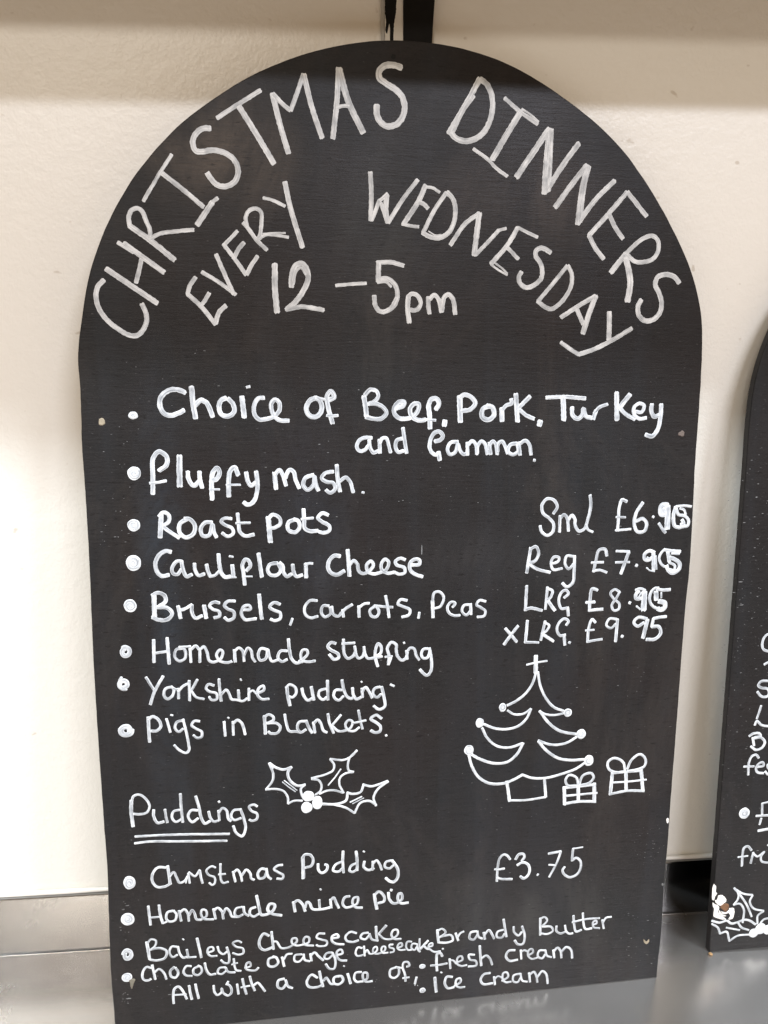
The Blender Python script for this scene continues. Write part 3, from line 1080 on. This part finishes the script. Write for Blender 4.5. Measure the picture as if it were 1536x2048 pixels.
W bullet body .
o 130,760 68 62
W lettering body Homemade
w28 340,625 352,720 365,818
w28 450,615 465,720 490,802
w22 350,745 455,735
w22 490,802 530,785
w26 595,672 537,690 527,758 560,783 613,770 630,712 600,670
w26 655,670 678,777
w26 665,690 710,658 745,700 757,778
w26 758,720 790,667 815,700 835,760 880,765
w24 880,765 938,725 930,668 892,662 882,710 912,755 1010,760
w26 1008,652 1030,755
w26 1015,670 1050,642 1095,680 1110,755
w26 1108,700 1140,647 1175,680 1197,730 1250,735
w26 1300,632 1240,652 1227,710 1262,733 1308,710
w26 1315,630 1330,700 1370,725
w26 1440,635 1388,655 1382,708 1420,733 1470,705
R 510 1690 830 1536
w28 15,485 40,600 60,668 120,663 180,620 187,572 142,567 122,620 160,658 255,675
W lettering body mince
w28 368,545 385,640
w26 372,555 410,532 450,560 482,636
w26 482,600 500,547 525,560 550,612 610,620 650,615 715,600
w24 615,525 622,605
w18 625,420 634,432
w24 722,520 733,603
w26 728,525 755,505 780,555 805,603
w24 910,490 862,502 842,560 870,598 930,588 980,560 985,500 947,510 937,560 970,598 1030,600
W lettering body pie
w30 1145,470 1155,540 1170,615
w26 1150,475 1190,447 1238,490 1238,540 1182,558
w26 1280,455 1290,520 1330,560 1370,553 1410,520 1405,467 1380,467 1372,520 1400,558 1470,553
w26 1300,430 1315,434
R 970 1680 1190 1536
W price body £3.75
w32 350,270 310,217 260,202 202,260 178,370 165,578
w30 135,408 200,408 270,398
w34 165,522 230,543 378,545
w36 425,270 470,202 538,197 550,240 510,290
w36 450,350 520,312 590,332 623,400 600,490 540,535 492,505
w36 730,480 742,486
w34 885,190 1060,157
w30 1058,160 1000,320 895,515
w26 890,345 990,350
w22 1365,98 1290,110 1225,118
w34 1228,118 1213,290
w34 1215,285 1270,247 1330,290 1335,380 1290,470 1190,518 1110,480 1082,420 1110,372
R 230 1840 530 1536
W bullet body .
o 130,355 58 64 h
W lettering body Baileys
w32 325,225 340,310 355,402
w22 330,240 370,197 418,210 410,265 357,308
w26 370,300 460,287 528,320 510,388 430,413 360,405
w24 640,275 582,272 557,330 590,380 640,355
w24 645,270 662,340 700,385 740,375
w24 735,300 750,372
w22 740,382 830,377
w16 692,192 706,202
w28 840,185 862,280 885,382
w22 960,330 1008,310 1000,277 962,282 947,330 980,368 1045,365
w24 1050,270 1070,325 1110,348 1150,320
w24 1145,275 1170,370 1160,438 1120,438 1085,408
w22 1295,230 1260,212 1207,235 1240,272 1308,290 1312,338 1260,353 1205,335
R 500 1830 800 1536
W lettering body cheesecake
w28 195,212 140,192 97,260 102,328 150,358 230,330
w26 220,170 230,260 242,350
w22 242,270 272,272 320,338 390,333 440,305 480,270 470,237 432,245 432,290 480,313 530,305 600,280 605,232 570,222 547,260 562,303 650,313
w22 765,190 702,192 682,230 730,250 788,270 780,308 700,318 680,305
w24 840,240 908,225 890,197 842,217 842,268 880,293 960,300
w24 1090,185 1030,172 977,220 992,263 1060,275 1110,257
w24 1210,180 1152,190 1132,230 1180,248 1218,210
w24 1222,190 1250,250 1310,262
w26 1290,115 1293,190 1302,262
w26 1395,105 1360,145 1320,190
w22 1320,197 1370,240 1450,243 1510,200 1508,152 1470,152 1447,200 1480,243 1545,243
R 850 1810 1250 1536
W lettering body Brandy
w20 95,190 98,240 105,290
w15 95,200 130,182 158,210 110,250
w17 115,243 200,232 213,270 170,288 110,288
w18 235,215 245,245 255,272
w15 250,248 270,217 298,202
w17 395,200 352,210 342,255 375,265 402,228
w17 402,200 412,245 440,257
w18 450,210 460,262
w17 455,230 490,192 515,225 530,257
w16 600,190 557,205 552,245 590,248 610,218
w18 603,108 612,170 625,242
w17 680,165 685,208 718,232 742,205
w18 745,162 765,240 750,298 712,300 688,270
W lettering body Butter
w18 885,100 885,230
w15 880,110 918,92 938,118 900,163
w15 900,165 968,167 982,198 940,222 890,218
w16 1010,160 1010,200 1040,218 1078,205
w16 1075,155 1085,202 1110,220 1135,216
w17 1140,80 1145,150 1160,203 1200,190
w17 1212,60 1217,140 1232,183 1280,178
w15 1130,132 1240,107 1340,100
w14 1285,152 1318,140 1313,118 1290,130 1295,170 1340,178
w16 1360,112 1372,180
w15 1365,135 1390,97 1430,90
R 230 1840 530 1536
W bullet body .
o 122,588 54 44
W lettering body Chocolate
w26 370,490 322,482 282,540 292,608 340,618 370,603
w26 380,460 395,530 412,607
w24 408,535 450,502 500,540 527,605
w26 610,480 567,520 577,578 620,588 648,540 620,487
w24 780,472 732,472 702,530 732,568 790,572
w24 860,470 807,500 807,548 850,563 888,530 880,482 850,465
w26 920,440 935,510 975,558 1030,550
w22 1130,482 1070,492 1052,540 1090,553 1138,520
w24 1132,485 1160,530 1230,535
w24 1215,395 1225,470 1242,512 1290,520
w18 1195,455 1255,437
w22 1330,490 1388,470 1382,432 1350,442 1342,500 1380,513 1440,513 1470,485
R 500 1830 800 1536
W lettering body orange
w26 240,430 192,452 192,518 240,528 288,490 268,435 235,425
w26 328,430 350,525
w22 345,455 380,402 430,395
w22 530,402 462,412 457,468 500,478 548,430
w24 548,400 562,460 610,473
w24 618,395 630,470
w24 622,415 660,382 700,420 750,463
w22 840,382 782,392 762,440 800,448 848,405
w24 845,385 875,470 860,548 812,548 775,500
w24 880,410 948,390 930,352 892,372 892,430 930,463 990,465
w16 957,518 968,524
R 700 1850 920 1536
W lettering body cheesecake
w28 170,322 112,312 78,380 97,428 150,428 200,410
w28 195,293 205,432
w26 210,385 240,347 275,400 320,398 378,350 370,302 332,317 322,370 350,398 420,393 488,350 488,302 452,302 437,350 460,388 530,383
w26 600,270 552,277 552,310 608,330 608,372 560,383
w26 670,320 728,290 718,252 682,262 662,320 700,348 770,343
w26 860,232 802,232 782,300 812,348 860,343
w26 920,262 872,262 857,320 900,348 935,300
w26 932,260 950,350 980,372
w28 972,190 968,370
w34 1090,215 985,330
w32 1030,290 1075,328 1105,330
w28 1050,250 1075,240
w26 1100,300 1148,290 1148,252 1112,262 1097,310 1130,348 1180,373 1260,363
w26 1292,325 1300,338
W lettering body fresh
w36 1290,435 1260,392 1218,402 1207,480 1215,640
w30 1125,567 1230,558 1355,535
R 850 1810 1250 1536
w16 188,412 195,487
w14 190,425 215,425 240,450
w15 240,442 288,420 280,392 252,402 247,450 280,468 320,460
w16 380,382 337,382 345,418 390,430 393,463 332,472
w18 420,312 425,390 432,465
w17 430,412 470,387 498,410 515,457
W lettering body cream
w18 690,347 642,352 622,395 650,428 710,420
w16 735,345 740,415
w14 737,360 762,347 792,360
w15 790,387 830,362 820,337 797,347 792,390 820,413 860,405
w16 920,347 877,352 867,395 900,408 922,378
w16 922,345 938,390 970,400
w17 985,345 992,405
w17 988,358 1015,327 1040,350 1047,405
w17 1045,362 1085,322 1120,342 1130,407
W bullet body .
R 700 1850 920 1536
o 1010,577 42 32
W bullet body .
o 1012,912 42 34
R 850 1810 1250 1536
W lettering body ice
w13 120,515 130,520
w22 76,555 80,610 86,668
w19 210,552 167,552 152,600 175,638 222,630
w16 225,620 273,590 268,562 242,572 237,615 265,633 305,628
W lettering body cream
w18 500,522 452,532 427,575 450,608 520,600
w16 530,550 537,612
w14 535,568 560,547 592,560
w15 590,582 638,550 628,517 602,522 597,570 620,593 660,588
w15 730,527 682,540 677,583 710,593 732,560
w15 732,525 748,580 785,588
w17 798,520 806,590
w16 803,535 835,512 855,545 862,592
w17 862,552 900,507 930,530 942,602
R 230 1840 530 1536
W lettering body All
w26 602,855 597,760 612,700 650,682 690,720 735,807
w20 600,768 730,760
w26 758,670 770,740 787,812
w26 823,655 838,730 857,802
W lettering body with
w24 1010,670 1020,738 1050,768 1090,740 1092,700 1110,748 1160,773 1193,740 1183,680 1150,655
w22 1160,628 1140,662
w24 1250,655 1265,757
w26 1305,600 1322,680 1345,757
w20 1290,690 1380,672
w26 1380,575 1400,650 1432,722
w24 1425,665 1460,642 1500,680 1536,730
R 500 1830 800 1536
W lettering body a
w26 350,652 292,670 287,738 330,753 368,710
w26 365,665 390,730 435,748
W lettering body choice
w26 690,642 632,612 582,680 602,733 680,740 740,717
w28 710,575 725,650 747,732
w24 752,672 780,642 830,705 870,705
w26 920,622 862,640 862,698 910,708 953,670 935,625 900,630
w28 1000,600 1015,650 1030,700
w24 1140,582 1082,592 1067,650 1092,683 1150,680
w24 1150,680 1198,650 1198,592 1162,592 1157,650 1190,683 1250,675
R 700 1850 920 1536
W lettering body of,
w32 640,592 567,622 562,718 620,738 678,690 678,602 640,587
w24 660,587 730,600
w30 790,580 828,568 808,517 752,522 737,590 765,680 775,785
w26 735,742 825,730
w32 930,725 905,822
w10 940,840 946,846
w10 903,838 909,844
"""
STROKES2 = """
R 1400 1200 1536 995
W lettering body C
w36 1060,520 1000,500 945,540 910,640 925,715 1000,750 1080,740
W lettering body 1
w34 940,945 1000,915 1040,990
W lettering body S
w36 1010,1185 895,1190 853,1250 900,1285 990,1300 1010,1370 980,1410 920,1418 880,1395 838,1340
W lettering body L
w32 895,1545 865,1640 830,1740
w34 800,1830 830,1772 900,1828 995,1845 1090,1830
R 1400 1460 1536 995
W lettering body B
w36 720,90 780,52 865,50 885,88 800,108
w36 770,110 790,230
w36 780,120 895,112 948,180 905,258 820,290 742,240
W lettering body fe
w34 860,410 820,362 762,382 717,470 705,658
w30 640,535 790,532
w34 830,540 928,520 918,472 862,492 818,560 842,618 930,632
w32 1040,500 990,510 1000,560 1050,600 1000,650 950,605
W bullet body .
o 650,1215 74 76
W lettering body E
w32 910,1070 908,1230
w32 870,1382 897,1290
w28 920,1072 1040,1045
w34 820,1257 1040,1245
W underline body =
w40 850,1475 1000,1448 1090,1440
W lettering body fre
w34 752,1760 702,1702 647,1722 622,1830 612,1990
w26 555,1860 700,1842
w32 740,1948 780,1790
w30 775,1802 838,1850 870,1835
w30 870,1835 940,1782 892,1850 900,1918 995,1940 1070,1925
w26 988,1680 998,1690
R 1300 1640 1536 1185
W holly_leaf thin leaf
w20 845,682 888,740 880,800 840,850
w20 850,692 940,740 1030,752
w20 1030,757 1002,820 1040,888 1140,912
w20 1140,915 1082,960 1078,1040
w20 840,852 900,840 942,900 930,1030
w20 892,735 970,850 1020,970
W holly_leaf thin leaf
w22 620,1012 700,1030 770,1012 820,1040 890,1022 940,1002 1000,1010 1060,1050
w20 620,1042 680,1080 702,1140
w20 702,1140 768,1122 795,1215
w20 795,1215 880,1162 990,1150
w18 765,1080 900,1105
w20 885,1032 920,1080 990,1105
W holly_leaf thin leaf
w20 1095,1060 1140,1000 1200,985
W berry body berry
o 1040,1135 46 42
W berry body berry
o 1110,1092 52 54
W berry body berry
o 1185,1100 46 48
"""
# ------------------------------------------------------------------ the black upright and the white batten
upz0, upz1 = 0.600, SHELF_Z-0.002
def wx(px, py, y): 
    p = on_plane(px, py, Vector((0, y, 0)), Vector((0, 1, 0))); return p
YB, YW = -0.0055, -0.0042
a = wx(805, 0, YB); b = wx(808, 85, YB); c = wx(871, 0, YB); d = wx(864, 85, YB)
def upright(name, y0, a, b, c, d, mat, parent, jag, seed, n=70, pd=0.0):
    vs = []; fs = []
    for i in range(n+1):
        z = upz0+(upz1-upz0)*i/n
        xl = b.x+(a.x-b.x)*(z-b.z)/(a.z-b.z)*0.6+jag*noise.noise(Vector((seed, 0, z*110))); xr = d.x+(c.x-d.x)*(z-d.z)/(c.z-d.z)*0.6+jag*1.6*noise.noise(Vector((seed+5, 0, z*80)))
        vs += [(xl, -0.0016, z), (xl, y0, z), (xr, y0, z), (xr, -0.0016, z)]
    for i in range(n):
        for s in range(4): fs.append((i*4+s, i*4+(s+1) % 4, (i+1)*4+(s+1) % 4, (i+1)*4+s))
    fs += [(0, 3, 2, 1), (n*4, n*4+1, n*4+2, n*4+3)]
    return mesh_obj(name, vs, fs, mat, parent)
bk = upright('black_upright', YB, a, b, c, d, M_blackpaint, None, 0.0003, 2.0)
tag(bk, 'black painted upright on the wall just behind the top of the large chalkboard', 'upright')
a = wx(770, 0, YW); b = wx(770, 85, YW); c = wx(805, 0, YW); d = wx(806.5, 85, YW); c.x -= 0.0001; d.x -= 0.0001
wb = tag(empty('white_batten', loc=(a.x, 0, upz0)), 'narrow white batten streaked with black paint, left of the black upright', 'batten')
ch(upright('batten', YW, a, b, c, d, M_whitepaint, None, 0.00008, 8.0), wb)
a2 = wx(761, 0, YW*0.55); b2 = wx(762, 85, YW*0.55); c2 = a.copy(); d2 = b.copy(); c2.x -= 0.00015; d2.x -= 0.00015
ch(upright('grey_edge_strip', YW*0.55, a2, b2, c2, d2, M_greyedge, None, 0.00005, 11.0), wb)
wbrd = Board(Vector((0, YW, 0)), Vector((1, 0, 0)), Vector((0, 0, 1)))
pt = patch('black_paint_run', [(771, -60), (795, -60), (793, 0), (792, 25), (789, 40), (788, 52), (787, 70), (786, 84), (781, 84), (780, 56), (778, 47), (775, 52), (774, 68), (771, 62), (772, 45), (770, 25), (770, 0)], wbrd, M_blackpaint, None, h=0.00015)
pt.matrix_world = Matrix.Translation((0, YW, 0)); ch(pt, wb)

# ------------------------------------------------------------------ the large chalkboard
PH, TH, D = 0.03939, 0.09683, 0.07493
ex = Vector((math.cos(PH), math.sin(PH), 0)); nn = Vector((-math.sin(PH), math.cos(PH), 0))
B1 = Board(Vector((0, -D, 0)), ex, nn*math.sin(TH)+Vector((0, 0, 1))*math.cos(TH))
root = empty('large_chalkboard', B1.mat)
tag(root, 'large arched black chalkboard in the middle, hand-lettered with a Christmas dinner menu', 'chalkboard')
OUT = [(1314, 1951), (1316, 1928), (1323, 1864), (1329, 1760), (1336, 1688), (1342, 1600), (1353, 1460), (1364, 1310), (1372, 1210), (1380, 1133), (1387, 1010), (1391, 927), (1396, 858), (1400, 800),
       (1403, 750), (1406, 678), (1405.5, 637), (1397, 586), (1380, 527), (1350, 462), (1300, 372), (1251, 300), (1202, 252), (1150, 211), (1095, 170), (1040, 138), (995, 117), (950, 102), (900, 90), (860, 84), (800, 79), (765, 79), (712, 84), (680, 90), (640, 98), (605, 108), (560, 124), (520, 141), (480, 162), (430, 193), (388, 226),
       (366, 240), (330, 277), (280, 331), (240, 392), (205, 465), (185, 521), (172, 573), (162, 632), (155.5, 717), (160, 776), (163.5, 890), (168.5, 962), (177, 1100), (187, 1330), (198, 1510), (210, 1680), (214, 1732), (217.5, 1836), (221, 1940), (229.5, 2048)]
ou = [B1.uv(*p) for p in OUT]
for _ in range(1):                                  # the saw cut is even: ease the tracing of the arch
    ou = [tuple(0.5*ou[i][k]+0.25*(ou[i-1][k]+ou[i+1][k]) for k in (0, 1)) if 14 < i < len(ou)-12 and abs(math.dist(ou[i], ou[i-1])-math.dist(ou[i], ou[i+1])) < 0.02 else ou[i] for i in range(len(ou))]
ou[0] = (ou[0][0], 0.0)
ou.append((ou[-1][0]-0.0003, 0.0))
ou = ou + [(ou[-1][0]+(ou[0][0]-ou[-1][0])*i/12, 0.0) for i in range(1, 12)]
panel('panel', ou, 0.006, M_board, root, seed=1.0)
draw(STROKES, B1, root)
# pen strokes too faint for a word, screw holes, chips and dribbles of paint
patch('screw_hole_filler', [(198, 838), (204, 836), (209, 840), (210, 847), (204, 851), (198, 849)], B1, M_tan, root, 0.0004)
patch('screw_hole_filler', blobpoly(1363, 868, 6, 6), B1, m_plain('dirty_filler', (0.13, 0.10, 0.085), 0.8, 0, 0.4, 900), root, 0.0004)
patch('screw_hole_filler', [(1287, 1878), (1292, 1883), (1298, 1878), (1298, 1884), (1293, 1888), (1288, 1885)], B1, M_tan, root, 0.0004)
patch('screw_hole', blobpoly(787, 113, 5, 5), B1, m_plain('hole_black', (0.004, 0.004, 0.004), 0.9), root, 0.0)
patch('paint_chip', [(258, 1960), (266, 1956), (271, 1958), (268, 1966), (264, 1977), (261, 1972), (260, 1965)], B1, m_plain('chipped_grey_ply', (0.16, 0.145, 0.11), 0.8, 0, 0.4, 700), root, 0.00045, lift=0.00032)
patch('paint_chip', blobpoly(1335, 1641, 2.6, 5), B1, M_chip, root, 0.0002)
patch('paint_chip', blobpoly(1325, 1769, 2.0, 2.5), B1, M_speck, root, 0.0002)
patch('scratch', [(843, 1090), (843.8, 1090), (843.8, 1109), (843, 1109)], B1, M_speck, root, 0.00003)
specks(B1, root, [(200, 700, 1370, 1150, 70, 0.00042), (230, 1150, 1340, 1930, 150, 0.00042), (240, 1800, 260, 1880, 16, 0.0006), (243, 1985, 258, 2012, 12, 0.0007),
                  (300, 1940, 420, 1990, 14, 0.0007), (730, 1950, 800, 1985, 12, 0.0006), (1270, 1650, 1320, 1730, 26, 0.0005), (1240, 1820, 1320, 1940, 30, 0.0005), (1060, 1500, 1300, 1640, 16, 0.0004), (560, 1000, 1350, 1010, 8, 0.0006),
                  (200, 840, 260, 1100, 28, 0.0005), (1150, 1320, 1330, 1420, 14, 0.0005), (400, 200, 1200, 700, 30, 0.0004)])

# ------------------------------------------------------------------ the second chalkboard, cut off by the frame
A2 = on_plane(1418, 1905, Vector((0, 0, 0)), Vector((0, 0, 1)))
ga, t2 = -0.030, 0.060
B2 = Board(A2, Vector((math.cos(ga), 0.01, -math.sin(ga))), Vector((math.sin(ga), math.sin(t2)*math.cos(ga), math.cos(t2)*math.cos(ga))))
# stands a hair askew: one corner on the worktop
r2 = tag(empty('small_chalkboard', B2.mat), 'smaller black chalkboard at the right edge, with a chipped lower left corner', 'chalkboard')
W2, HS = 0.30, 0.425
o2 = [(0.0, 0.0), (0.0, 0.1), (0.0, 0.2), (0.0, 0.3), (0.0, 0.38)]
for i in range(0, 25):
    a = math.pi*(1-i/24); o2.append((W2/2+W2/2*math.cos(a), HS+0.15*math.sin(a)))
o2 += [(W2, 0.3), (W2, 0.2), (W2, 0.1), (W2, 0.0), (W2*0.75, 0), (W2/2, 0), (W2/4, 0)]
panel('panel', o2, 0.0065, M_board2, r2, 0.0008, seed=5.0)
draw(STROKES2, B2, r2)
def z5(pts): return [(1300+x*236/1185, 1640+y*236/1185) for x, y in pts]
def z6(pts): return [(1410+x*100/847, 1750+y*100/847) for x, y in pts]
for P in ([(150, 150), (185, 190), (185, 290), (205, 310), (170, 370), (150, 430), (125, 420), (120, 300), (130, 200)],
          [(225, 345), (280, 340), (355, 400), (360, 440), (320, 480), (260, 520), (215, 500), (165, 430), (200, 420)],
          [(130, 460), (180, 500), (225, 520), (240, 560), (215, 640), (240, 690), (345, 735), (340, 755), (260, 745), (155, 710), (145, 640), (155, 580), (130, 520)],
          [(410, 560), (480, 560), (500, 610), (490, 680), (465, 740), (395, 750), (425, 690), (400, 640)],
          [(240, 590), (260, 650), (330, 680), (360, 690), (340, 700), (280, 690), (235, 640)],
          [(270, 610), (320, 640), (380, 620), (400, 590), (412, 620), (370, 655), (300, 660)]):
    patch('bare_chip', z6(P), B2, M_chip, r2, 0.0002)
patch('screw_hole', z6([(280, 510), (350, 480), (400, 500), (395, 570), (350, 620), (300, 590), (260, 550)]), B2, M_rust, r2, 0.0003)
specks(B2, r2, [(1440, 1210, 1536, 1500, 70, 0.0005), (1450, 900, 1536, 1210, 60, 0.0006), (1430, 1500, 1536, 1880, 60, 0.0004)])
cr = on_plane(1417, 1901, Vector((0, 0, 0.0008)), Vector((0, 0, 1)))
bm = bmesh.new(); bmesh.ops.create_icosphere(bm, subdivisions=2, radius=0.0013)
for v in bm.verts: v.co = Vector((v.co.x*1.3, v.co.y, v.co.z*0.7))*(1+0.4*noise.noise(v.co*900))
cb = bm_obj('crumb', bm, M_crumb); cb.location = (cr.x, cr.y-0.0035, 0.001); tag(cb, 'tiny orange crumb at the bottom left corner of the right-hand chalkboard', 'crumb')
